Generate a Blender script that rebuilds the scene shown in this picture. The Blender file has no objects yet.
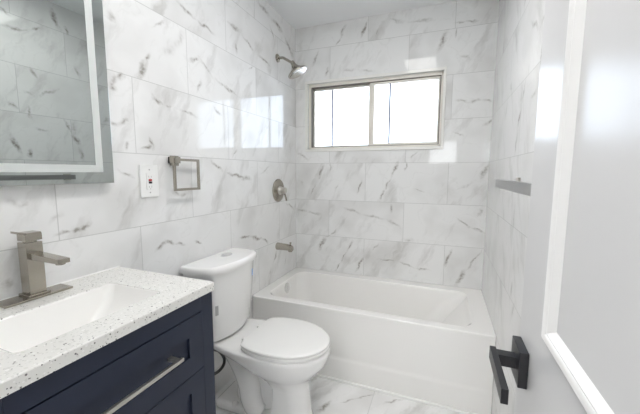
import bpy, bmesh, math
from mathutils import Vector, Matrix
S = bpy.context.scene
COL = S.collection
PI = math.pi

# ------------------------------------------------------------------ camera
CAM_LOC = Vector((1.1878, -2.4828, 1.2942)); YAW = -.3703; PITCH = .1096; ROLL = .0041; FPX = 316.06
cam = bpy.data.objects.new('camera', bpy.data.cameras.new('camera')); COL.objects.link(cam)
cam.data.sensor_width = 36; cam.data.lens = 36 * FPX / 640; cam.data.clip_start = .02
_c, _s = math.cos(YAW), math.sin(YAW)
fw = Vector((_s * math.cos(PITCH), _c * math.cos(PITCH), -math.sin(PITCH))); rt = Vector((_c, -_s, 0)); up = rt.cross(fw)
r2 = rt * math.cos(ROLL) + up * math.sin(ROLL); u2 = up * math.cos(ROLL) - rt * math.sin(ROLL)
m = Matrix((r2, u2, -fw)).transposed().to_4x4(); m.translation = CAM_LOC; cam.matrix_world = m
S.camera = cam
# ------------------------------------------------------------------ daylight and exposure
W = bpy.data.worlds.new('sky'); S.world = W; W.use_nodes = True
W.node_tree.nodes['Background'].inputs[0].default_value = (.93, .97, 1, 1)
W.node_tree.nodes['Background'].inputs[1].default_value = 11.0
CEIL_LIGHT = 10.0
HALL_FILL = 85.0  # strength of the added fill lamp in the hall
S.view_settings.view_transform = 'Standard'; S.view_settings.look = 'None'
S.view_settings.exposure = .31; S.view_settings.gamma = 1
def portal(name, loc, rot, sx, sy):
    l = bpy.data.lights.new(name, 'AREA'); l.shape = 'RECTANGLE'; l.size = sx; l.size_y = sy; l.cycles.is_portal = True
    o = bpy.data.objects.new(name, l); COL.objects.link(o); o.location = loc; o.rotation_euler = rot
portal('window_portal', (.635, .16, 1.75), (-PI/2, 0, 0), 1.1, .6)
S.cycles.max_bounces = 12; S.cycles.diffuse_bounces = 8; S.cycles.glossy_bounces = 6; S.cycles.transparent_max_bounces = 12
S.cycles.sample_clamp_indirect = 8

# ------------------------------------------------------------------ helpers
def link(name, bm, mat, parent=None, smooth=35, root=None):
    r = Vector((0, 0, 0)); p = parent
    while p is not None: r += p.location; p = p.parent
    if r.length: bmesh.ops.translate(bm, verts=bm.verts, vec=-r)
    bmesh.ops.recalc_face_normals(bm, faces=bm.faces)
    me = bpy.data.meshes.new(name); bm.to_mesh(me); bm.free()
    if smooth:
        for f in me.polygons: f.use_smooth = True
        me.set_sharp_from_angle(angle=math.radians(smooth))
    me.materials.append(mat)
    o = bpy.data.objects.new(name, me); COL.objects.link(o); o.parent = parent
    if smooth:
        wn = o.modifiers.new('weighted', 'WEIGHTED_NORMAL'); wn.keep_sharp = True; wn.weight = 100
    return o
def NB(): return bmesh.new()
def box(bm, x0, x1, y0, y1, z0, z1, bev=0, seg=2):
    g = bmesh.ops.create_cube(bm, size=1, matrix=Matrix.Translation(((x0+x1)/2, (y0+y1)/2, (z0+z1)/2)) @ Matrix.Diagonal((abs(x1-x0), abs(y1-y0), abs(z1-z0), 1)))
    if bev:
        es = list({e for v in g['verts'] for e in v.link_edges})
        bmesh.ops.bevel(bm, geom=es, offset=bev, segments=seg, profile=.5, affect='EDGES')
    return bm
def prism(bm, pts, d, bev=0):
    """pts: 3D polygon, extruded by vector d"""
    vs = [bm.verts.new(p) for p in pts]; f = bm.faces.new(vs)
    r = bmesh.ops.extrude_face_region(bm, geom=[f]); nv = [e for e in r['geom'] if isinstance(e, bmesh.types.BMVert)]
    bmesh.ops.translate(bm, verts=nv, vec=d)
    if bev:
        es = list({e for v in vs + nv for e in v.link_edges})
        bmesh.ops.bevel(bm, geom=es, offset=bev, segments=2, profile=.5, affect='EDGES')
    return bm
def loft(bm, rings, cap0=True, cap1=True):
    R = [[bm.verts.new(p) for p in r] for r in rings]
    n = len(R[0])
    for a, b in zip(R, R[1:]):
        for i in range(n): bm.faces.new((a[i], a[(i+1) % n], b[(i+1) % n], b[i]))
    if cap0: bm.faces.new(R[0][::-1])
    if cap1: bm.faces.new(R[-1])
    return bm
def frame_of(d):
    d = Vector(d).normalized(); a = Vector((0, 0, 1)) if abs(d.z) < .9 else Vector((1, 0, 0))
    u = d.cross(a).normalized(); return d, u, d.cross(u).normalized()
def lathe(bm, base, axis, prof, n=40):
    """prof: (radius, height along axis)"""
    d, u, v = frame_of(axis); base = Vector(base)
    return loft(bm, [[base + d*h + (u*math.cos(2*PI*i/n) + v*math.sin(2*PI*i/n))*max(r, 1e-4) for i in range(n)] for r, h in prof])
def spline(pts, k=8):
    P = [Vector(p) for p in pts]; P = [2*P[0]-P[1]] + P + [2*P[-1]-P[-2]]; out = []
    for i in range(1, len(P)-2):
        a, b, c, d = P[i-1:i+3]
        for j in range(k):
            t = j/k; out.append(.5*((2*b) + (c-a)*t + (2*a-5*b+4*c-d)*t*t + (3*b-a-3*c+d)*t**3))
    out.append(P[-2]); return out
def tube(bm, pts, rad, n=14, k=8):
    p = spline(pts, k); rings = []; m_ = len(p)
    rr = rad if callable(rad) else (lambda t: rad)
    ref = None
    for i, q in enumerate(p):
        d = (p[min(i+1, m_-1)] - p[max(i-1, 0)]).normalized()
        if ref is None: _, ref, _ = frame_of(d)
        u = (ref - d*ref.dot(d)).normalized(); v = d.cross(u); ref = u
        r = rr(i/(m_-1)); rings.append([q + (u*math.cos(2*PI*j/n) + v*math.sin(2*PI*j/n))*r for j in range(n)])
    return loft(bm, rings)
def rrect(x0, x1, y0, y1, r, z, n=8):
    out = []; r = max(min(r, (x1-x0)/2-1e-4, (y1-y0)/2-1e-4), 1e-4)
    for cx, cy, a in ((x1-r, y1-r, 0), (x0+r, y1-r, PI/2), (x0+r, y0+r, PI), (x1-r, y0+r, 1.5*PI)):
        for i in range(n+1): t = a + PI/2*i/n; out.append((cx+r*math.cos(t), cy+r*math.sin(t), z))
    return out
def thing(name, label, cat, loc, group=None):
    o = bpy.data.objects.new(name, None); COL.objects.link(o); o.location = loc; o.empty_display_size = .1
    return tag(o, label, cat, group)
def tag(o, label, cat, group=None):
    o['label'] = label; o['category'] = cat
    if group: o['group'] = group
    return o
def structure(name, bm, mat, parent=None, smooth=0):
    o = link(name, bm, mat, parent, smooth)
    if parent is None: o['kind'] = 'structure'
    return o

# ------------------------------------------------------------------ materials
def new_mat(name):
    m_ = bpy.data.materials.new(name); m_.use_nodes = True; return m_, m_.node_tree.nodes, m_.node_tree.links, m_.node_tree.nodes['Principled BSDF']
def plain(name, col, rough=.4, metal=0, spec=.5, coat=0, noise=0, scale=60):
    m_, N, L, B = new_mat(name)
    B.inputs['Base Color'].default_value = (*col, 1); B.inputs['Roughness'].default_value = rough; B.inputs['Metallic'].default_value = metal
    B.inputs['Specular IOR Level'].default_value = spec; B.inputs['Coat Weight'].default_value = coat; B.inputs['Coat Roughness'].default_value = .05
    if noise:
        t = N.new('ShaderNodeTexCoord'); n = N.new('ShaderNodeTexNoise'); n.inputs['Scale'].default_value = scale; n.inputs['Detail'].default_value = 3
        L.new(t.outputs['Object'], n.inputs['Vector'])
        r = N.new('ShaderNodeMapRange'); r.inputs[3].default_value = max(rough-noise, 0); r.inputs[4].default_value = rough+noise
        L.new(n.outputs['Fac'], r.inputs[0]); L.new(r.outputs[0], B.inputs['Roughness'])
    return m_
def marble(name, axes, z0, ph, strokes, tile=.61, odd=0, base=(.80, .80, .795), rough=.035, seedv=0, grout=(.5, .5, .49), faint=1.0, spec=.4):
    """polished marble-look porcelain in a running bond, each vein a streak at its own place on the surface"""
    m_, N, L, B = new_mat(name)
    def nd(t, **k):
        n = N.new(t)
        for a, b in k.items(): setattr(n, a, b)
        return n
    def mth(op, a, b=None, c=None):
        n = nd('ShaderNodeMath', operation=op)
        for i, q in enumerate((a, b, c)):
            if q is None: continue
            if isinstance(q, (int, float)): n.inputs[i].default_value = q
            else: L.new(q, n.inputs[i])
        return n.outputs[0]
    tc = nd('ShaderNodeTexCoord'); sx = nd('ShaderNodeSeparateXYZ'); L.new(tc.outputs['Object'], sx.inputs[0])
    U, V = sx.outputs[axes[0]], sx.outputs[axes[1]]
    row_f = mth('DIVIDE', mth('SUBTRACT', V, z0), ph); row = mth('FLOOR', row_f)
    par = mth('MODULO', mth('ADD', row, 20 + odd), 2)
    uf = mth('ADD', mth('DIVIDE', U, tile), mth('MULTIPLY', par, .5)); colf = mth('FLOOR', uf)
    du = mth('ABSOLUTE', mth('SUBTRACT', mth('SUBTRACT', uf, colf), .5)); dv = mth('ABSOLUTE', mth('SUBTRACT', mth('SUBTRACT', row_f, row), .5))
    gm = mth('MAXIMUM', mth('GREATER_THAN', du, .5 - .0016/tile), mth('GREATER_THAN', dv, .5 - .0016/ph))
    uv = nd('ShaderNodeCombineXYZ'); L.new(U, uv.inputs[0]); L.new(V, uv.inputs[1])
    idv = nd('ShaderNodeCombineXYZ'); L.new(colf, idv.inputs[0]); L.new(row, idv.inputs[1]); idv.inputs[2].default_value = seedv
    wn = nd('ShaderNodeTexWhiteNoise', noise_dimensions='3D'); L.new(idv.outputs[0], wn.inputs['Vector'])
    # wobble
    n1 = nd('ShaderNodeTexNoise'); n1.inputs['Scale'].default_value = 16; n1.inputs['Detail'].default_value = 5; L.new(uv.outputs[0], n1.inputs['Vector'])
    s1 = nd('ShaderNodeVectorMath', operation='SUBTRACT'); L.new(n1.outputs['Color'], s1.inputs[0]); s1.inputs[1].default_value = (.5, .5, .5)
    s2 = nd('ShaderNodeVectorMath', operation='MULTIPLY_ADD'); L.new(s1.outputs[0], s2.inputs[0]); s2.inputs[1].default_value = (.055, .055, 0); L.new(uv.outputs[0], s2.inputs[2])
    dist = s2.outputs[0]
    acc = None
    for a, b, c, d, w, st in strokes:
        mp = nd('ShaderNodeMapping', vector_type='TEXTURE'); ln = math.hypot(c-a, d-b)
        mp.inputs['Location'].default_value = ((a+c)/2, (b+d)/2, 0); mp.inputs['Rotation'].default_value = (0, 0, math.atan2(d-b, c-a))
        mp.inputs['Scale'].default_value = (ln*.5 + .018, w*1.6, 1); L.new(dist, mp.inputs['Vector'])
        g = nd('ShaderNodeTexGradient', gradient_type='SPHERICAL'); L.new(mp.outputs[0], g.inputs['Vector'])
        v = mth('MULTIPLY', mth('MULTIPLY', g.outputs['Fac'], mth('MULTIPLY_ADD', g.outputs['Fac'], .8, .42)), st*1.25)
        acc = v if acc is None else mth('MAXIMUM', acc, v)
    # breakup of the streaks
    n2 = nd('ShaderNodeTexNoise'); n2.inputs['Scale'].default_value = 60; n2.inputs['Detail'].default_value = 4; L.new(uv.outputs[0], n2.inputs['Vector'])
    br = nd('ShaderNodeMapRange'); br.inputs[1].default_value = .36; br.inputs[2].default_value = .64; br.inputs[3].default_value = .45; br.inputs[4].default_value = 1.25; L.new(n2.outputs['Fac'], br.inputs[0])
    vein = mth('MULTIPLY', acc, br.outputs[0]) if acc is not None else 0.0
    # faint cloud and hairlines, different on every tile
    off = nd('ShaderNodeVectorMath', operation='MULTIPLY_ADD'); L.new(wn.outputs['Color'], off.inputs[0]); off.inputs[1].default_value = (30, 30, 30); L.new(dist, off.inputs[2])
    n3 = nd('ShaderNodeTexNoise'); n3.inputs['Scale'].default_value = 3.2; n3.inputs['Detail'].default_value = 2.5; n3.inputs['Roughness'].default_value = .5; L.new(off.outputs[0], n3.inputs['Vector'])
    cl = nd('ShaderNodeMapRange'); cl.inputs[1].default_value = .5; cl.inputs[2].default_value = .8; cl.inputs[4].default_value = .34*faint; L.new(n3.outputs['Fac'], cl.inputs[0])
    hair = mth('MULTIPLY', mth('MAXIMUM', mth('SUBTRACT', 1, mth('MULTIPLY', mth('ABSOLUTE', mth('SUBTRACT', n3.outputs['Fac'], .47)), 110)), 0), .12*faint)
    hair = mth('MULTIPLY', hair, mth('SUBTRACT', br.outputs[0], .3))
    # soft grey smoke running up the slab on a slant, thinning into strands
    rot = nd('ShaderNodeMapping'); rot.inputs['Rotation'].default_value = (0, 0, -math.radians(62)); rot.inputs['Scale'].default_value = (1, 1, 1); L.new(off.outputs[0], rot.inputs['Vector'])
    sc = nd('ShaderNodeVectorMath', operation='MULTIPLY'); L.new(rot.outputs[0], sc.inputs[0]); sc.inputs[1].default_value = (2.6, 9.0, 1)
    n4 = nd('ShaderNodeTexNoise'); n4.inputs['Scale'].default_value = 1.0; n4.inputs['Detail'].default_value = 5; n4.inputs['Roughness'].default_value = .6; L.new(sc.outputs[0], n4.inputs['Vector'])
    sm = nd('ShaderNodeMapRange'); sm.inputs[1].default_value = .54; sm.inputs[2].default_value = .78; sm.inputs[4].default_value = .5*faint; L.new(n4.outputs['Fac'], sm.inputs[0])
    vein = mth('MAXIMUM', vein, sm.outputs[0])
    tot = mth('MAXIMUM', mth('ADD', vein, cl.outputs[0]), mth('MAXIMUM', hair, 0)); tot = mth('MINIMUM', tot, 1)
    mx = nd('ShaderNodeMix', data_type='RGBA'); mx.inputs[6].default_value = (*base, 1); mx.inputs[7].default_value = (.34, .325, .30, 1); L.new(tot, mx.inputs[0])
    mg = nd('ShaderNodeMix', data_type='RGBA'); L.new(mth('MULTIPLY', gm, .7), mg.inputs[0]); L.new(mx.outputs[2], mg.inputs[6]); mg.inputs[7].default_value = (*grout, 1)
    L.new(mg.outputs[2], B.inputs['Base Color'])
    rg = mth('MULTIPLY_ADD', gm, .12, rough); L.new(rg, B.inputs['Roughness']); B.inputs['Specular IOR Level'].default_value = spec
    return m_
# vein streaks: (u0, v0, u1, v1, half width, strength) in metres on each surface
BACK = [(.258,1.363,.205,1.229,.01,.9),(.196,1.229,.127,1.075,.006,.7),(.315,1.362,.311,1.297,.006,.8),(.382,1.199,.365,1.141,.006,.4),(.583,1.234,.544,1.129,.006,.7),(.867,1.389,.811,1.252,.01,.8),(.811,1.252,.76,1.158,.01,.7),(.76,1.158,.73,1.079,.01,.7),(.919,1.374,.914,1.314,.006,.8),(.992,1.179,1.057,1.158,.006,.4),(.008,.966,.104,.953,.01,.5),(.104,.953,.233,.942,.01,.5),(.427,1.002,.588,.96,.01,.45),(.588,.96,.781,.931,.01,.45),(.781,.931,.898,.867,.01,.45),(.825,1.036,.822,.988,.01,.7),(.271,.747,.216,.628,.016,.9),(.382,.823,.324,.768,.006,.6),(.324,.768,.271,.747,.006,.6),(.512,.741,.467,.635,.01,.8),(.467,.635,.415,.544,.006,.7),(.415,.544,.363,.451,.006,.7),(.607,.624,.546,.473,.01,.9),(.731,.734,.676,.672,.006,.5),(.718,.602,.891,.6,.006,.6),(.891,.6,1.01,.561,.006,.6),(1.01,.561,1.124,.551,.006,.6),(.924,.778,.999,.765,.016,.3),(1.293,.957,1.389,.9,.006,.6),(1.389,.9,1.48,.864,.006,.6),(1.442,1.04,1.435,.997,.01,.6),(1.27,.728,1.221,.589,.01,1),(1.467,.756,1.365,.572,.006,.7),(1.365,.587,1.31,.462,.016,.8),(.386,2.34,.358,2.291,.006,.8),(.21,2.268,.149,2.144,.01,.6),(.294,2.132,.266,2.058,.01,.7),(.43,2.437,.386,2.34,.01,.6),(.603,2.44,.554,2.316,.01,1),(.694,2.367,.655,2.302,.006,.6),(.741,2.423,.879,2.38,.01,.4),(.879,2.38,1.098,2.361,.01,.4),(1.216,2.32,1.286,2.316,.006,.7),(1.286,2.316,1.359,2.311,.006,.7),(1.173,2.284,1.114,2.136,.016,.75),(1.231,2.286,1.227,2.231,.006,.8),(1.265,2.097,1.335,2.069,.01,.4),(.389,2.099,.535,2.083,.01,.35),(.535,2.083,.676,2.053,.01,.35),(1.247,1.807,1.325,1.784,.01,.5),(1.325,1.784,1.411,1.791,.01,.5),(1.411,1.791,1.473,1.773,.01,.5),(1.484,1.37,1.431,1.245,.016,.8),(1.277,1.171,1.394,1.23,.01,.25),(1.244,1.583,1.307,1.559,.006,.5),(1.433,1.616,1.485,1.666,.01,.6),(-.004,1.47,.122,1.397,.01,.5),(.997,1.44,.962,1.403,.006,.5),(.038,1.227,.076,1.176,.016,.15),(.036,.701,.151,.515,.05,.12),(1.031,1.09,1.367,1.187,.05,.1)]
LEFT = [(-1.269,2.073,-1.145,2.05,.01,.7),(-1.145,2.05,-1.007,2.037,.01,.7),(-.895,2.142,-.761,2.132,.01,.6),(-.761,2.132,-.606,2.073,.01,.6),(-.606,2.073,-.385,2.047,.01,.6),(-.819,2.064,-.816,2.003,.01,.7),(-.579,2.405,-.412,2.38,.016,.75),(-.412,2.38,-.202,2.348,.016,.75),(-.202,2.348,-.01,2.202,.016,.75),(-.414,2.326,-.344,2.237,.01,.6),(-1.213,1.842,-1.137,1.873,.01,.6),(-1.137,1.873,-1.035,1.795,.01,.6),(-1.035,1.795,-.749,1.743,.01,.6),(-1.128,1.757,-1.153,1.702,.01,.7),(-.692,1.947,-.64,1.981,.006,.5),(-1.337,1.971,-1.405,1.904,.006,.5),(-1.226,1.966,-1.292,1.87,.016,.25),(-1.292,1.87,-1.379,1.818,.016,.25),(-1.438,1.794,-1.46,1.743,.01,.7),(-1.46,1.743,-1.49,1.674,.016,1),(-1.604,1.884,-1.589,1.866,.016,.45),(-1.62,1.619,-1.593,1.651,.01,.6),(-1.593,1.651,-1.555,1.665,.01,.6),(-1.62,1.619,-1.604,1.604,.01,.6),(-1.426,1.618,-1.383,1.584,.01,.8),(-1.383,1.584,-1.308,1.6,.01,.5),(-1.308,1.6,-1.153,1.568,.01,.5),(-1.624,1.485,-1.601,1.475,.01,.5),(-1.601,1.475,-1.544,1.51,.01,.5),(-1.026,1.646,-.98,1.608,.01,.6),(-1.448,1.424,-1.443,1.403,.006,.8),(-1.443,1.403,-1.499,1.384,.006,.8),(-1.561,1.4,-1.568,1.38,.01,.6),(-1.604,1.304,-1.547,1.273,.006,.5),(-1.076,1.358,-.974,1.296,.01,.75),(-.974,1.296,-.689,1.248,.01,.75),(-.835,1.434,-.876,1.387,.006,.6),(-1.349,1.204,-1.302,1.177,.01,.4),(-1.302,1.177,-1.25,1.183,.01,.4),(-.811,1.256,-.671,1.248,.01,.5),(-.43,1.346,-.577,1.274,.006,.4),(-.199,1.053,-.013,.967,.01,.6),(-.826,.874,-.721,.863,.01,.9),(-.721,.863,-.545,.815,.01,.9),(-.545,.815,-.483,.78,.01,.9),(-.349,.693,-.403,.594,.01,.7),(-.207,.597,-.217,.54,.006,.6),(-.461,.499,-.45,.573,.006,.6),(-1.452,.939,-1.389,.969,.006,.8),(-1.389,.969,-1.364,.96,.006,.8),(-1.346,.954,-1.277,.934,.006,.7),(-1.215,.937,-1.172,.917,.006,.7),(-1.844,1.086,-1.784,1.084,.006,.6),(-1.784,1.084,-1.754,1.09,.01,.9),(-1.754,1.09,-1.742,1.106,.01,.9),(-1.991,.966,-1.969,.952,.016,.5),(-1.96,1.21,-1.931,1.193,.01,.3),(-1.931,1.193,-1.901,1.196,.01,.3),(-1.822,1.149,-1.847,1.129,.01,.25)]
RIGHT = [(-.625,1.734,-.662,1.687,.016,.4),(-.569,1.663,-.531,1.573,.016,.4),(-.886,1.688,-.904,1.517,.016,.35),(-1.053,.785,-.99,.672,.016,.3),(-.989,.832,-.957,.766,.016,.4),(-.476,1.311,-.509,1.146,.016,.3),(-.919,1.179,-.916,1.004,.016,.35),(-1.276,2.185,-1.12,2.224,.01,.7),(-1.12,2.224,-1.043,2.267,.01,.7),(-.995,2.431,-.938,2.296,.016,.9),(-.903,2.33,-.886,2.289,.01,.9),(-1.14,1.976,-1.11,1.927,.01,.8),(-1.185,1.821,-1.126,1.792,.01,.5),(-1.126,1.792,-.976,1.88,.01,.5),(-.855,2.082,-.827,1.989,.016,.5),(-1.295,1.537,-1.224,1.396,.016,1),(-1.182,1.438,-1.179,1.389,.01,.9),(-.959,1.673,-.911,1.556,.01,.7),(-.911,1.556,-.863,1.501,.016,.8),(-.864,1.486,-.841,1.358,.016,.6),(-1.138,1.579,-1.068,1.574,.01,.5),(-1.279,1.728,-1.226,1.698,.01,.7),(-1.17,1.731,-1.161,1.642,.01,.6),(-1.267,2.294,-1.23,2.276,.01,.6)]
FLOOR = [(.606,-1.017,.647,-.904,.016,.9),(.697,-.892,.77,-.838,.006,.6),(.77,-.838,.859,-.767,.006,.6),(.925,-.811,1.032,-.734,.006,.6),(.473,-.786,.488,-.738,.016,.5),(.512,-.729,.545,-.672,.01,.5),(-.028,-1.072,-.046,-1.041,.006,.5)]
RW = 1.479; H = 2.463; Z0 = .4521; TP = .3054; YF = -2.56
M_back = marble('marble_tile_back', (0, 2), Z0, TP, BACK, odd=0, seedv=1, spec=.28)
M_left = marble('marble_tile_left', (1, 2), Z0, TP, LEFT, odd=0, seedv=2, spec=.45)
M_right = marble('marble_tile_right', (1, 2), Z0, TP, RIGHT, odd=0, seedv=3)
M_floor = marble('marble_tile_floor', (0, 1), -.7035, .61, FLOOR, tile=.575, odd=0, seedv=4, rough=.09)
M_paint = plain('white_wall_paint', (.8, .8, .795), .6)
M_ceil = plain('white_ceiling_paint', (.85, .86, .87), .7)
M_caulk = plain('white_caulk', (.82, .82, .80), .35)
M_door = plain('white_door_paint', (.64, .638, .642), .24, spec=.18, noise=.02, scale=14)
M_mould_lit = plain('lit_moulding_paint', (.74, .735, .73), .3)  # whiter than the door: light on the sloping profile put into the colour
M_tub = plain('white_tub_enamel', (.86, .85, .83), .13, coat=.4)
M_cer = plain('white_toilet_china', (.86, .855, .845), .07, coat=.5)
M_seat = plain('white_seat_plastic', (.85, .845, .83), .2)
M_basin = plain('white_basin_china', (.93, .92, .90), .12, coat=.3)
M_navy = plain('navy_cabinet_paint', (.020, .026, .047), .4, spec=.3, noise=.05, scale=40)
M_dark = plain('dark_gap', (.008, .009, .013), .8)
M_nick = plain('brushed_nickel', (.42, .39, .34), .22, 1, noise=.05, scale=120)
M_satin = plain('satin_nickel', (.56, .54, .50), .38, 1)
M_barnick = plain('grey_nickel', (.36, .36, .36), .3, 1)
M_chrome = plain('chrome', (.72, .72, .72), .12, 1)
M_black = plain('black_metal', (.018, .018, .021), .42, .2)
M_alu = plain('aluminium_frame', (.76, .73, .67), .45, .1)
M_aludark = plain('dark_window_channel', (.16, .14, .12), .6)
M_trimtile = plain('white_window_trim', (.82, .81, .78), .25)
M_bar = plain('grey_glazing_bar', (.42, .43, .47), .5)
M_plate = plain('white_outlet_plastic', (.84, .84, .83), .3)
M_red = plain('red_button', (.45, .03, .03), .4)
M_hose = plain('black_braided_hose', (.03, .03, .03), .5)
M_mirror = plain('mirror_glass', (.50, .53, .515), .0, 1)
M_strip = plain('frosted_light_strip', (.62, .645, .63), .35)
M_blue = plain('blue_sticker', (.20, .38, .72), .5)
M_grey = plain('grey_sticker', (.42, .42, .42), .5)
M_braid = M_hose
def glass_mat():
    m_, N, L, B = new_mat('window_glass'); N.remove(B)
    t = N.new('ShaderNodeBsdfTransparent'); t.inputs[0].default_value = (.58, .61, .65, 1); g = N.new('ShaderNodeBsdfGlossy'); g.inputs['Roughness'].default_value = .02
    f = N.new('ShaderNodeFresnel'); f.inputs[0].default_value = 1.45; x = N.new('ShaderNodeMixShader')
    L.new(f.outputs[0], x.inputs[0]); L.new(t.outputs[0], x.inputs[1]); L.new(g.outputs[0], x.inputs[2])
    L.new(x.outputs[0], N['Material Output'].inputs[0]); return m_
M_glass = glass_mat()
def quartz_mat():
    m_, N, L, B = new_mat('speckled_quartz')
    tc = N.new('ShaderNodeTexCoord'); out = None
    def chips(scale, size, frac, col, prev):
        v = N.new('ShaderNodeTexVoronoi'); v.inputs['Scale'].default_value = scale; L.new(tc.outputs['Object'], v.inputs['Vector'])
        a = N.new('ShaderNodeMath'); a.operation = 'LESS_THAN'; L.new(v.outputs['Distance'], a.inputs[0])
        sp = N.new('ShaderNodeSeparateColor'); L.new(v.outputs['Color'], sp.inputs[0])
        sz = N.new('ShaderNodeMath'); sz.operation = 'MULTIPLY'; L.new(sp.outputs[1], sz.inputs[0]); sz.inputs[1].default_value = size; L.new(sz.outputs[0], a.inputs[1])
        b = N.new('ShaderNodeMath'); b.operation = 'LESS_THAN'; L.new(sp.outputs[0], b.inputs[0]); b.inputs[1].default_value = frac
        c = N.new('ShaderNodeMath'); c.operation = 'MULTIPLY'; L.new(a.outputs[0], c.inputs[0]); L.new(b.outputs[0], c.inputs[1])
        x = N.new('ShaderNodeMix'); x.data_type = 'RGBA'; L.new(c.outputs[0], x.inputs[0]); x.inputs[7].default_value = (*col, 1)
        if prev is None: x.inputs[6].default_value = (.77, .76, .73, 1)
        else: L.new(prev, x.inputs[6])
        return x.outputs[2]
    o = chips(130, .6, .5, (.69, .68, .65), None)
    o = chips(240, .5, .2, (.55, .54, .52), o)
    o = chips(150, .6, .16, (.86, .85, .83), o)
    o = chips(220, .5, .13, (.20, .19, .19), o)
    o = chips(100, .30, .10, (.16, .15, .15), o)
    L.new(o, B.inputs['Base Color']); B.inputs['Roughness'].default_value = .16
    return m_
M_quartz = quartz_mat()
def lamp_mat(name, strength):
    m_, N, L, B = new_mat(name); B.inputs['Base Color'].default_value = (.8, .8, .8, 1)
    B.inputs['Emission Color'].default_value = (1, .985, .965, 1); B.inputs['Emission Strength'].default_value = strength; return m_

# ------------------------------------------------------------------ the room
b = NB(); box(b, -1.2, 3.2, -4.7, .0, -.1, 0); structure('floor', b, M_floor)
b = NB(); box(b, -.12, 0, YF - .12, .12, 0, H); structure('wall_left', b, M_left)
b = NB(); box(b, RW, RW + .12, YF - .12, .12, 0, H); structure('wall_right', b, M_right)
OX0, OX1, OZ0, OZ1 = .112, 1.158, 1.485, 2.014
b = NB(); box(b, 0, OX0, 0, .14, 0, H); box(b, OX1, RW, 0, .14, 0, H); box(b, OX0, OX1, 0, .14, 0, OZ0); box(b, OX0, OX1, 0, .14, OZ1, H)
structure('wall_back', b, M_back)
b = NB(); box(b, -1.2, 3.2, -4.7, .14, H, H + .1); structure('ceiling', b, M_ceil)
DX0, DX1 = .58, 1.40
b = NB(); box(b, 0, DX0, YF - .12, YF, 0, H); box(b, DX1, RW, YF - .12, YF, 0, H); box(b, DX0, DX1, YF - .12, YF, 2.06, H)
structure('wall_front', b, M_paint)
# hall seen only as reflections in the polished tile: far wall with two window openings
hz0, hz1 = 1.50, 1.93
b = NB(); box(b, -1.2, .90, -4.7, -4.6, 0, H); box(b, 1.41, 3.2, -4.7, -4.6, 0, H)
for x0, x1 in ((.90, 1.41),): box(b, x0, x1, -4.7, -4.6, 0, hz0); box(b, x0, x1, -4.7, -4.6, hz1, H)
structure('wall_hall', b, M_paint)
b = NB(); box(b, -1.3, -1.2, -4.7, YF - .06, 0, H); box(b, -1.2, -.12, YF - .12, YF, 0, H); structure('wall_hall_left', b, M_paint)
b = NB(); box(b, 3.2, 3.3, -4.7, YF - .06, 0, H); box(b, RW + .12, 3.2, YF - .12, YF, 0, H); structure('wall_hall_right', b, M_paint)

# window: white tile edging, aluminium sliding frame, two sashes
b = NB(); TX0, TX1, TZ0, TZ1 = .091, 1.178, 1.464, 2.035
for a in ((TX0, TX1, OZ1, TZ1), (TX0, TX1, TZ0, OZ0), (TX0, OX0, OZ0, OZ1), (OX1, TX1, OZ0, OZ1)): box(b, a[0], a[1], -.011, .018, a[2], a[3], .003)
win = structure('window_1', b, M_trimtile, smooth=35)
b = NB(); fx0, fx1, fz0, fz1 = OX0, OX1, OZ0, OZ1
for a in ((fx0, fx1, fz1 - .022, fz1), (fx0, fx1, fz0, fz0 + .016), (fx0, fx0 + .02, fz0, fz1), (fx1 - .014, fx1, fz0, fz1)): box(b, a[0], a[1], .02, .10, a[2], a[3], .002)
structure('window_frame', b, M_alu, win, 35)
b = NB()
for a in ((fx0 + .02, fx1 - .014, fz1 - .028, fz1 - .022), (fx0 + .02, fx1 - .014, fz0 + .016, fz0 + .021), (fx1 - .020, fx1 - .014, fz0 + .02, fz1 - .028), (fx0 + .02, fx0 + .026, fz0 + .02, fz1 - .028)): box(b, a[0], a[1], .03, .09, a[2], a[3])
structure('window_channel', b, M_aludark, win)
def sash(x0, x1, y, z0, z1, ml, mr, mt, mb):
    b = NB()
    box(b, x0, x0 + ml, y, y + .022, z0, z1, .002); box(b, x1 - mr, x1, y, y + .022, z0, z1, .002)
    box(b, x0 + ml, x1 - mr, y, y + .022, z1 - mt, z1, .002); box(b, x0 + ml, x1 - mr, y, y + .022, z0, z0 + mb, .002)
    s = structure('sash', b, M_alu, win, 35)
    b = NB(); box(b, x0 + ml - .003, x1 - mr + .003, y + .009, y + .013, z0 + mb - .003, z1 - mt + .003); structure('pane', b, M_glass, s)
    b = NB(); xm = x0 + ml + (.146 if y > .05 else .112); box(b, xm, xm + .013, y + .0125, y + .022, z0 + mb, z1 - mt); structure('glazing_bar', b, M_bar, s)
sash(fx0 + .026, .640, .064, fz0 + .02, fz1 - .028, .010, .030, .016, .010)
sash(.622, fx1 - .020, .034, fz0 + .02, fz1 - .028, .038, .012, .018, .018)

b = NB(); tube(b, [(.0, -.722, .004), (.5, -.722, .004), (1.0, -.722, .004), (RW, -.722, .004)], .008, 8, 2); structure('trim_1', b, M_caulk, smooth=50)

# door: opened flat beside the right wall
XD = 1.36; DT = .036; dy0, dy1 = -2.462, -1.706; dz1 = 2.04
door = None
b = NB(); box(b, XD, XD + DT, dy0, dy1, .012, dz1, .0015)
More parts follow.
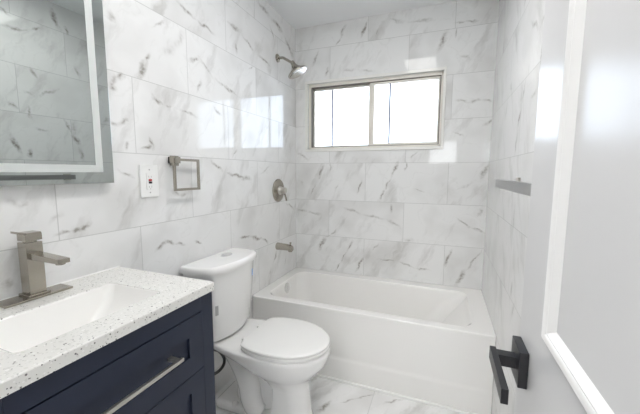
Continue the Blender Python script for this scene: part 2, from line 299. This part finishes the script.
# sunk panels are cut as separate stiles and rails round thinner panels
bmesh.ops.delete(b, geom=list(b.verts), context='VERTS')
sw = .125
pan = ((.27, .80), (1.016, 1.92))
ya, yb = dy0 + sw, dy1 - .162
box(b, XD, XD + DT, dy0, ya, .012, dz1); box(b, XD, XD + DT, yb, dy1, .012, dz1)
box(b, XD, XD + DT, ya, yb, .012, pan[0][0]); box(b, XD, XD + DT, ya, yb, pan[0][1], pan[1][0]); box(b, XD, XD + DT, ya, yb, pan[1][1], dz1)
door = structure('door_1', b, M_door)
for z0, z1 in pan:
    b = NB(); box(b, XD + .010, XD + DT - .010, ya, yb, z0, z1); structure('door_panel', b, M_door, door)
    # moulding ring, stepped profile standing a little proud
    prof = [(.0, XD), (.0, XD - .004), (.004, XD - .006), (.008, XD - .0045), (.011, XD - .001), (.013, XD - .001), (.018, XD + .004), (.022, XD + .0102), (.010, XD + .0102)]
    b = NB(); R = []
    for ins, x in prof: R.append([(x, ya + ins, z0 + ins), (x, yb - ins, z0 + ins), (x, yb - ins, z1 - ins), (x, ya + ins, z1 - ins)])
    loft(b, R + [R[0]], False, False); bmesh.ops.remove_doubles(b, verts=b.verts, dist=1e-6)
    structure('panel_moulding', b, M_mould_lit, door, 30)
hy, hz = -1.757, .906; hs = .037
b = NB(); box(b, XD - .017, XD - .0005, hy - hs, hy + hs, hz - hs, hz + hs, .0015); ros = structure('door_handle', b, M_black, door, 35); ros['label'] = 'square black lever handle'
b = NB(); box(b, XD - .052, XD - .016, hy - .012, hy + .012, hz - .012, hz + .012, .001); structure('neck', b, M_black, ros, 35)
b = NB(); box(b, XD - .062, XD - .050, hy - .132, hy + .018, hz - .014, hz + .014, .001); structure('lever', b, M_black, ros, 35)

# ------------------------------------------------------------------ ceiling light (its reflection shows above the window)
t = thing('ceiling_light', 'long flat white ceiling light above the middle of the room', 'ceiling light', (.91, -1.58, H))
b = NB(); box(b, .74, 1.08, -2.22, -.95, H - .03, H - .0005, .004); link('housing', b, M_plate, t)
b = NB(); box(b, .76, 1.06, -2.20, -.97, H - .036, H - .029, .002); link('diffuser', b, lamp_mat('ceiling_diffuser', CEIL_LIGHT), t)
t = thing('hall_fill_light', 'added round fill light on the unseen hall ceiling behind the doorway', 'ceiling light', (.6, -3.6, H))  # added lamp, out of view, fills the room from behind the camera
b = NB(); lathe(b, (.6, -3.6, H - .0005), (0, 0, -1), [(.19, 0), (.19, .02), (.18, .03)]); link('housing', b, M_plate, t)
b = NB(); lathe(b, (.6, -3.6, H - .0295), (0, 0, -1), [(.17, 0), (.165, .01)]); link('diffuser', b, lamp_mat('hall_fill_diffuser', HALL_FILL), t)

# ------------------------------------------------------------------ bathtub
TW0, TW1 = .001, RW - .001
t = thing('bathtub', 'white alcove bathtub built in under the window', 'bathtub', (.74, -.36, 0))
b = NB(); R = []
for z, y0, r in ((0, -.716, .004), (.125, -.7155, .004), (.140, -.713, .004), (.158, -.7055, .004), (.30, -.7035, .004), (.418, -.7015, .004), (.424, -.705, .004), (.443, -.7055, .004), (.4495, -.703, .006), (.452, -.697, .008)):
    R.append(rrect(TW0, TW1, y0, -.001, r, z))
for z, x0, x1, y0, y1, r in ((.452, .073, 1.378, -.650, -.085, .08), (.4505, .076, 1.375, -.647, -.088, .08), (.446, .079, 1.371, -.643, -.091, .08), (.436, .082, 1.364, -.639, -.094, .082), (.41, .086, 1.345, -.633, -.098, .085),
        (.30, .098, 1.25, -.612, -.115, .10), (.18, .115, 1.17, -.59, -.135, .12), (.12, .14, 1.12, -.56, -.165, .13), (.095, .18, 1.06, -.52, -.205, .13), (.088, .3, .95, -.45, -.27, .08)):
    R.append(rrect(x0, x1, y0, y1, r, z))
loft(b, R); link('tub_body', b, M_tub, t, 48)
b = NB(); lathe(b, (.0835, -.352, .395), (1, 0, .1), [(.041, 0), (.041, .006), (.035, .010), (.012, .0105), (.010, .013)], 32); o = link('overflow_cover', b, M_chrome, t); o['label'] = 'round chrome overflow cover'
b = NB(); lathe(b, (.24, -.36, .0885), (0, 0, 1), [(.035, 0), (.034, .004), (.02, .005)], 28); link('drain', b, M_chrome, t)

# ------------------------------------------------------------------ shower fittings on the left wall
t = thing('shower', 'brushed nickel shower head on a bent arm high on the left wall', 'shower head', (0, -.312, 2.134))
b = NB(); lathe(b, (.0005, -.312, 2.134), (1, 0, 0), [(.030, 0), (.030, .006), (.022, .012), (.013, .016)], 28); link('flange', b, M_nick, t)
HC = Vector((.163, -.309, 2.020)); HD = Vector((.46, .16, -.88)).normalized()
b = NB(); tube(b, [(.01, -.312, 2.134), (.045, -.312, 2.132), (.075, -.311, 2.116), tuple(HC - HD*.070)], .0098, 14); link('shower_arm', b, M_nick, t)
b = NB(); lathe(b, HC - HD*.085, HD, [(.014, 0), (.016, .012), (.017, .025), (.020, .034), (.030, .050), (.052, .068), (.072, .080), (.0765, .086), (.0765, .094), (.072, .097)], 44); hd = link('head', b, M_nick, t)
b = NB(); lathe(b, HC + HD*.0115, HD, [(.066, 0), (.066, .003), (.06, .004)], 40); link('spray_face', b, M_nick, hd)
t = thing('shower_valve', 'round brushed nickel shower valve with lever on the left wall above the tub', 'shower valve', (0, -.321, 1.153))
b = NB(); lathe(b, (.0005, -.321, 1.153), (1, 0, 0), [(.089, 0), (.089, .004), (.084, .009), (.04, .013), (.036, .014)], 48); link('escutcheon', b, M_nick, t)
b = NB(); lathe(b, (.012, -.321, 1.153), (1, 0, 0), [(.034, 0), (.032, .012), (.025, .020), (.024, .052), (.020, .056)], 32); hn = link('handle_hub', b, M_satin, t)
b = NB(); tube(b, [(.050, -.321, 1.150), (.052, -.308, 1.125), (.054, -.296, 1.095), (.056, -.292, 1.072)], .0062, 10); link('lever', b, M_nick, hn)
t = thing('tub_spout', 'brushed nickel tub spout low on the left wall over the tub', 'tub spout', (0, -.348, .72))
b = NB(); R = []
for x, rz, ry, dz in ((.0005, .027, .027, 0), (.004, .029, .029, 0), (.02, .028, .028, .0), (.07, .026, .026, -.001), (.115, .025, .025, -.004), (.132, .021, .023, -.008), (.137, .013, .016, -.011)):
    R.append([(x, -.348 + ry*math.cos(2*PI*i/28), .72 + dz + rz*math.sin(2*PI*i/28)) for i in range(28)])
loft(b, R); link('spout_body', b, M_nick, t, 40)
b = NB(); lathe(b, (.115, -.348, .698), (0, 0, -1), [(.016, 0), (.016, .012), (.013, .013)], 20); link('outlet', b, M_nick, t)
b = NB(); lathe(b, (.118, -.348, .738), (0, 0, 1), [(.006, 0), (.006, .012), (.009, .014), (.009, .019), (.006, .021)], 16); link('diverter_knob', b, M_nick, t)

# ------------------------------------------------------------------ toilet
TY = -1.095
t = thing('toilet', 'white two-piece toilet between the vanity and the bathtub', 'toilet', (.36, TY, 0))
def dshape(x0, xf, hw, z, bow=.05, cy=TY - .020, n=20, r=.03):
    """tank plan: straight back on the wall, bowed front"""
    out = []
    for i in range(n + 1):
        s = -1 + 2*i/n; y = s*hw; a = abs(s)
        x = xf - bow*a**2.2 - (max(a - .86, 0)/.14)**2.2*.045
        out.append((x, cy + y, z))
    return out + [(x0 + .0, cy + hw, z), (x0, cy + hw*.5, z), (x0, cy - hw*.5, z), (x0, cy - hw, z)]
b = NB(); loft(b, [dshape(.035, .150, .155, .428), dshape(.025, .178, .172, .436), dshape(.02, .190, .183, .47), dshape(.016, .202, .194, .62), dshape(.014, .212, .205, .80)]); link('tank', b, M_cer, t, 45)
b = NB(); loft(b, [dshape(.012, .214, .208, .797), dshape(.008, .224, .218, .801), dshape(.008, .226, .220, .815), dshape(.008, .224, .218, .827), dshape(.010, .217, .212, .8335), dshape(.016, .205, .200, .836)]); link('tank_lid', b, M_cer, t, 50)
b = NB(); R = [[(.085 + a*math.cos(2*PI*i/28), TY + .022 + bb*math.sin(2*PI*i/28), z) for i in range(28)] for a, bb, z in ((.026, .038, .8355), (.026, .038, .839), (.022, .034, .8405))]
loft(b, R); o = link('flush_button', b, M_chrome, t, 40); o['label'] = 'oval chrome flush button'
def sticker(name, mat, s0, s1, z0, z1, xf, hw, label):
    b = NB(); R = []
    for lift in (.0002, .0010):
        lo, hi = [], []
        for i in range(5):
            s = s0 + (s1 - s0)*i/4; a = abs(s); x = xf - .05*a**2.2 - (max(a - .86, 0)/.14)**2.2*.045 + lift
            lo.append((x, TY - .020 + s*hw, z0)); hi.append((x, TY - .020 + s*hw, z1))
        R.append(lo + hi[::-1])
    loft(b, R); o = link(name, b, mat, t, 0); o['label'] = label
sticker('sticker', M_blue, .62, .70, .705, .745, .2095, .2015, 'small blue sticker on the tank')
sticker('sticker', M_grey, -.84, -.76, .585, .635, .2020, .194, 'small grey sticker on the tank')
def interp(tab, x):
    for (a, ha), (c, hc) in zip(tab, tab[1:]):
        if x <= c: 
            k = (x - a)/(c - a); k = k if c != tab[-1][0] else k
            return ha + (hc - ha)*k
    return tab[-1][1]
def egg(xb, xf, hb, hm, xm, z, n=40, dome=0, p=2.0, pb=2.4):
    """outline: back half from a flat back of half width hb to the widest hm at xm, elliptical front to xf"""
    out = []
    for i in range(n + 1):
        s = i/n; th = PI*s
        x = xm + (xf - xm)*math.cos(th/1.0) if th < PI/2 else None
        if th <= PI/2:
            c, q = math.cos(th), math.sin(th); x = xm + (xf - xm)*abs(c)**(2/p); h = hm*abs(q)**(2/p)
        else:
            k = (th - PI/2)/(PI/2); x = xm + (xb - xm)*k; h = hb + (hm - hb)*math.sqrt(max(1 - k**pb, 0))
        out.append((x, h))
    pts = [(x, TY + h, z) for x, h in out] + [(x, TY - h, z) for x, h in out[::-1]][:-1]
    return pts
b = NB()
S_ = [  # xb xf hb hm xm z
 (.300, .612, .085, .098, .50, 0), (.300, .612, .085, .098, .50, .02), (.41, .600, .080, .091, .51, .06), (.425, .592, .080, .089, .51, .14), (.42, .588, .078, .089, .50, .20), (.39, .592, .080, .099, .49, .235),
 (.34, .618, .09, .126, .475, .272), (.28, .655, .105, .158, .465, .31), (.20, .684, .105, .177, .46, .348), (.12, .692, .105, .187, .455, .374), (.05, .697, .105, .191, .45, .394), (.04, .697, .105, .191, .45, .408), (.044, .691, .10, .186, .45, .416), (.06, .68, .09, .17, .45, .419)]
loft(b, [egg(*s) for s in S_])
# trapway: S-bend showing on the flanks, and the rear foot
for sgn in (-1, 1):
    tube(b, [(.13, TY + sgn*.05, .385), (.19, TY + sgn*.056, .325), (.245, TY + sgn*.06, .25), (.275, TY + sgn*.062, .18), (.285, TY + sgn*.062, .11), (.305, TY + sgn*.06, .055), (.33, TY + sgn*.052, .03)], lambda k: .050 + .008*math.sin(PI*k), 18)
box(b, .17, .46, TY - .045, TY + .045, .0, .34, .03, 4)
box(b, .07, .34, TY - .10, TY + .10, .0, .058, .024, 4)
link('bowl', b, M_cer, t, 50)
for sgn in (-1, 1):
    b = NB(); lathe(b, (.20, TY + sgn*.088, .054), (0, 0, 1), [(.017, 0), (.017, .008), (.012, .018), (.004, .021)], 20); link('bolt_cap', b, M_seat, t)
b = NB(); loft(b, [egg(0.284, .693, .13, .187, .455, .4185), egg(0.282, .696, .132, .189, .455, .422), egg(0.282, .696, .132, .189, .455, .432), egg(0.286, .692, .13, .186, .455, .436)]); link('seat', b, M_seat, t, 40)
b = NB(); loft(b, [egg(0.282, .692, .130, .185, .455, .4368), egg(0.280, .695, .132, .188, .455, .440), egg(0.280, .695, .132, .188, .455, .4485), egg(0.285, .690, .128, .184, .455, .4525), egg(.285, .683, .118, .172, .455, .4545), egg(.33, .62, .08, .12, .455, .456)]); link('seat_lid', b, M_seat, t, 30)
for sgn in (-1, 1):
    b = NB(); box(b, .246, .274, TY + sgn*.072 - .014, TY + sgn*.072 + .014, .4185, .4375, .006); link('hinge', b, M_seat, t)
h_ = thing('supply_hose', 'black braided water hose looping from the wall valve to the toilet tank', 'water hose', (0, TY - .20, .235))
b = NB(); tube(b, [(.075, TY - .215, .500), (.078, TY - .210, .40), (.08, TY - .159, .366), (.08, TY - .114, .354), (.08, TY - .059, .316), (.08, TY - .019, .252), (.08, TY - .025, .214), (.08, TY - .064, .202), (.08, TY - .113, .212), (.075, TY - .16, .232), (.06, TY - .20, .235)], .0085, 12)
link('hose_line', b, M_braid, h_, 50)
b = NB(); lathe(b, (.0005, TY - .20, .235), (1, 0, 0), [(.028, 0), (.027, .005), (.011, .008), (.011, .05), (.014, .052), (.014, .07), (.01, .072)], 24)
v = link('stop_valve', b, M_chrome, h_)
b = NB(); lathe(b, (.06, TY - .20, .236), (0, -1, 0), [(.006, .012), (.006, .03), (.018, .032), (.018, .042), (.014, .044)], 20); link('valve_knob', b, M_chrome, v)

# ------------------------------------------------------------------ vanity cabinet
VX = .4565; VY1 = -1.632; VY0 = -2.245; VZ = .888; st = .050
t = thing('vanity_cabinet', 'navy blue shaker vanity cabinet under the speckled sink top', 'vanity cabinet', (.23, (VY0+VY1)/2, 0))
b = NB(); box(b, .004, VX - .02, VY1 - .018, VY1, .0, VZ, .001); box(b, .004, VX - .02, VY0, VY0 + .018, 0, VZ, .001)
box(b, .004, .016, VY0 + .018, VY1 - .018, .0, VZ); box(b, .016, VX - .02, VY0 + .018, VY1 - .018, .10, .118); link('carcass', b, M_navy, t)
b = NB(); box(b, VX - .02, VX, VY1 - st, VY1, 0, VZ, .0012); link('stile', b, M_navy, t)
b = NB(); box(b, VX - .02, VX, VY0, VY0 + st, 0, VZ, .0012); link('stile', b, M_navy, t)
g = .0028; yl, yr = VY0 + st + g*.4, VY1 - st - g*.4
b = NB(); box(b, VX - .02, VX, VY0 + st, VY1 - st, .834, VZ - .0, .001); link('top_rail', b, M_navy, t)
b = NB(); box(b, VX - .02, VX, VY0 + st, VY1 - st, .06, .13, .001); link('bottom_rail', b, M_navy, t)
def drawer(z0, z1, rail, hz, nm='drawer'):
    b = NB(); w = .060
    box(b, VX - .02, VX, yl, yl + w, z0, z1); box(b, VX - .02, VX, yr - w, yr, z0, z1)
    box(b, VX - .02, VX, yl + w, yr - w, z0, z0 + rail); box(b, VX - .02, VX, yl + w, yr - w, z1 - rail, z1)
    box(b, VX - .02, VX - .009, yl + w, yr - w, z0 + rail, z1 - rail)
    box(b, .05, VX - .02, yl + .01, yr - .01, z0 + .02, min(z1 - .03, .775))
    d = link(nm, b, M_navy, t, 0)
    b = NB(); yc = (VY0 + VY1)/2; hl = .138
    box(b, VX + .024, VX + .034, yc - hl, yc + hl, hz - .0056, hz + .0056, .001)
    for s in (-1, 1): box(b, VX - .009 if rail < .05 else VX - .0095, VX + .025, yc + s*(hl - .014) - .007, yc + s*(hl - .014) + .007, hz - .0056, hz + .0056, .001)
    h = link('handle', b, M_satin, d); h['label'] = 'long square satin nickel bar handle'
drawer(.6365, .8305, .063, .737)
drawer(.135, .6335, .055, .45)

# sink top
CT0, CT1 = .8885, .918
t = thing('countertop', 'white speckled quartz sink top with rectangular basin on the navy cabinet', 'sink top', (.23, (VY0+VY1)/2, CT0))
cx1, cy0, cy1 = .4665, VY0 - .006, -1.6295
bx0, bx1, by0, by1 = .150, .378, -2.135, -1.768
b = NB()
R = [rrect(bx0, bx1, by0, by1, .018, CT0), rrect(.001, cx1, cy0, cy1, .003, CT0), rrect(.001, cx1, cy0, cy1, .003, CT1 - .003), rrect(.003, cx1 - .003, cy0 + .003, cy1 - .003, .003, CT1), rrect(bx0 - .002, bx1 + .002, by0 - .002, by1 + .002, .02, CT1), rrect(bx0, bx1, by0, by1, .018, CT1 - .002)]
loft(b, R + [R[0]], False, False); bmesh.ops.remove_doubles(b, verts=b.verts, dist=1e-6); link('slab', b, M_quartz, t, 35)
b = NB(); e = .004
R = [rrect(bx0 + .0003, bx1 - .0003, by0 + .0003, by1 - .0003, .018, CT1 - .0025), rrect(bx0 + .003, bx1 - .003, by0 + .003, by1 - .003, .02, CT1 - .004), rrect(bx0 + .010, bx1 - .010, by0 + .013, by1 - .022, .025, CT1 - .05),
     rrect(bx0 + .022, bx1 - .022, by0 + .04, by1 - .075, .03, CT1 - .10), rrect(bx0 + .04, bx1 - .04, by0 + .08, by1 - .12, .03, CT1 - .118), rrect(bx0 + .09, bx1 - .09, by0 + .15, by1 - .17, .02, CT1 - .122)]
Ro = [[(x + (.012 if x > .264 else -.012), y + (.012 if y > -1.95 else -.012), z - .012) for x, y, z in r] for r in R[2:]]
Ro = [rrect(bx0 + .0005, bx1 - .0005, by0 + .0005, by1 - .0005, .018, CT0 + .001)] 
loft(b, R, False, True); link('basin', b, M_basin, t, 50)
b = NB(); lathe(b, (.262, -1.95, CT1 - .1215), (0, 0, 1), [(.022, 0), (.022, .003), (.016, .004)], 24); link('drain', b, M_nick, t)
b = NB(); tube(b, [(.002, cy0, CT1), (.002, -1.95, CT1), (.002, cy1, CT1)], .004, 8, 2); link('caulk', b, M_caulk, t, 60)

# faucet
FY = -1.934
t = thing('faucet', 'square brushed nickel single-lever faucet at the back of the sink top', 'faucet', (.05, FY, CT1))
b = NB(); box(b, .024, .087, FY - .088, FY + .084, CT1 + .0004, CT1 + .0078, .002); link('deck_plate', b, M_nick, t)
b = NB(); box(b, .024, .077, FY - .029, FY + .027, CT1 + .007, CT1 + .0135, .0015); link('collar', b, M_nick, t)
b = NB(); box(b, .029, .071, FY - .022, FY + .020, CT1 + .013, 1.0855, .0012); bd = link('faucet_body', b, M_nick, t)
b = NB(); prism(b, [(.068, FY - .016, 1.055), (.068, FY - .016, 1.036), (.203, FY - .016, 1.036), (.203, FY - .016, 1.049)], (0, .031, 0), .0012); sp = link('spout', b, M_nick, t)
b = NB(); lathe(b, (.186, FY - .0005, 1.0385), (0, 0, -1), [(.0115, 0), (.0115, .007), (.009, .008)], 20); link('aerator', b, M_nick, sp)
b = NB(); lathe(b, (.050, FY - .001, 1.0855), (0, 0, 1), [(.016, -.001), (.016, .006)], 24); link('neck', b, M_nick, t)
b = NB(); box(b, .030, .072, FY - .022, FY + .020, 1.0905, 1.112, .0015)
prism(b, [(.031, FY - .018, 1.108), (.031, FY - .018, 1.115), (.071, FY - .018, 1.115), (.071, FY - .018, 1.108)], (0, .036, 0))
prism(b, [(.040, FY - .015, 1.1065), (.071, FY - .015, 1.1065), (.066, FY - .036, 1.115), (.032, FY - .036, 1.115)], (0, 0, .0065), .001)
link('lever', b, M_nick, t)

# ------------------------------------------------------------------ mirror
my0, my1, mz0, mz1, mx = -2.225, -1.652, 1.252, 2.06, .035
t = thing('mirror', 'frameless mirror with frosted light strip on the left wall above the sink', 'mirror', (0, (my0+my1)/2, mz0))
b = NB(); box(b, .0005, mx - .005, my0 + .02, my1 - .02, mz0 + .02, mz1 - .02); link('back_case', b, M_satin, t)
b = NB(); box(b, mx - .005, mx, my0, my1, mz0, mz1, .0008); link('mirror_glass', b, M_mirror, t, 0)
i0, i1 = .039, .064
b = NB(); R = []
for ins, x in ((i0, mx + .0002), (i0, mx + .0012), (i1, mx + .0012), (i1, mx + .0002)):
    R.append([(x, my0 + ins, mz0 + ins), (x, my1 - ins, mz0 + ins), (x, my1 - ins, mz1 - ins), (x, my0 + ins, mz1 - ins)])
loft(b, R + [R[0]], False, False); bmesh.ops.remove_doubles(b, verts=b.verts, dist=1e-6); link('light_strip', b, M_strip, t, 0)

# outlet
t = thing('wall_outlet', 'white wall outlet with red and black buttons between mirror and towel ring', 'wall outlet', (0, -1.472, 1.251))
oy0, oy1, oz0, oz1 = -1.518, -1.427, 1.184, 1.322
b = NB(); box(b, .0005, .0065, oy0, oy1, oz0, oz1, .003); link('cover_plate', b, M_plate, t)
b = NB(); box(b, .005, .009, -1.490, -1.455, 1.215, 1.288, .0015); fc = link('receptacle', b, M_plate, t)
b = NB(); box(b, .0085, .0105, -1.480, -1.464, 1.2535, 1.2615, .0006); o = link('reset_button', b, M_red, fc); o['label'] = 'red button'
b = NB(); box(b, .0085, .0105, -1.480, -1.464, 1.2425, 1.2515, .0006); o = link('test_button', b, M_hose, fc); o['label'] = 'black button'
for zc in (1.272, 1.229):
    b = NB()
    for dy in (-.006, .006): box(b, .0086, .0094, -1.4725 + dy - .001, -1.4725 + dy + .001, zc - .004, zc + .004)
    box(b, .0086, .0094, -1.4745, -1.4705, zc - .0105, zc - .0075); link('socket_slots', b, M_grey, fc)
for zc in (1.302, 1.204):
    b = NB(); lathe(b, (.006, -1.4725, zc), (1, 0, 0), [(.0032, 0), (.0032, .0012), (.001, .0015)], 12); link('screw', b, M_grey, t)

# towel ring
t = thing('towel_ring', 'square brushed nickel towel ring on the left wall above the toilet', 'towel ring', (0, -1.335, 1.345))
b = NB(); box(b, .0005, .010, -1.355, -1.309, 1.322, 1.368, .0015); link('wall_plate', b, M_nick, t)
b = NB(); box(b, .009, .050, -1.372, -1.338, 1.332, 1.362, .0015); box(b, .009, .018, -1.372, -1.318, 1.332, 1.362, .0015); link('post', b, M_nick, t)
b = NB(); ry0, ry1, rz0, rz1, rx, rw = -1.374, -1.211, 1.205, 1.355, .036, .0115
for a in ((ry0, ry1, rz1 - rw, rz1), (ry0, ry1, rz0, rz0 + rw), (ry0, ry0 + rw, rz0 + rw, rz1 - rw), (ry1 - rw, ry1, rz0 + rw, rz1 - rw)): box(b, rx, rx + rw*.8, a[0], a[1], a[2], a[3])
link('ring', b, M_nick, t, 0)

# towel bar on the right wall
t = thing('towel_bar', 'flat satin nickel towel bar on the right wall beside the open door', 'towel bar', (RW, -1.26, 1.252))
b = NB(); box(b, 1.394, 1.404, -1.572, -.962, 1.2355, 1.268, .0012); link('bar', b, M_barnick, t)
for y in (-.972, -1.562):
    b = NB(); box(b, 1.403, RW - .008, y - .009, y + .009, 1.243, 1.261, .001); pt = link('post', b, M_satin, t)
    b = NB(); box(b, RW - .009, RW - .0005, y - .024, y + .024, 1.228, 1.276, .0015); link('wall_plate', b, M_satin, pt)
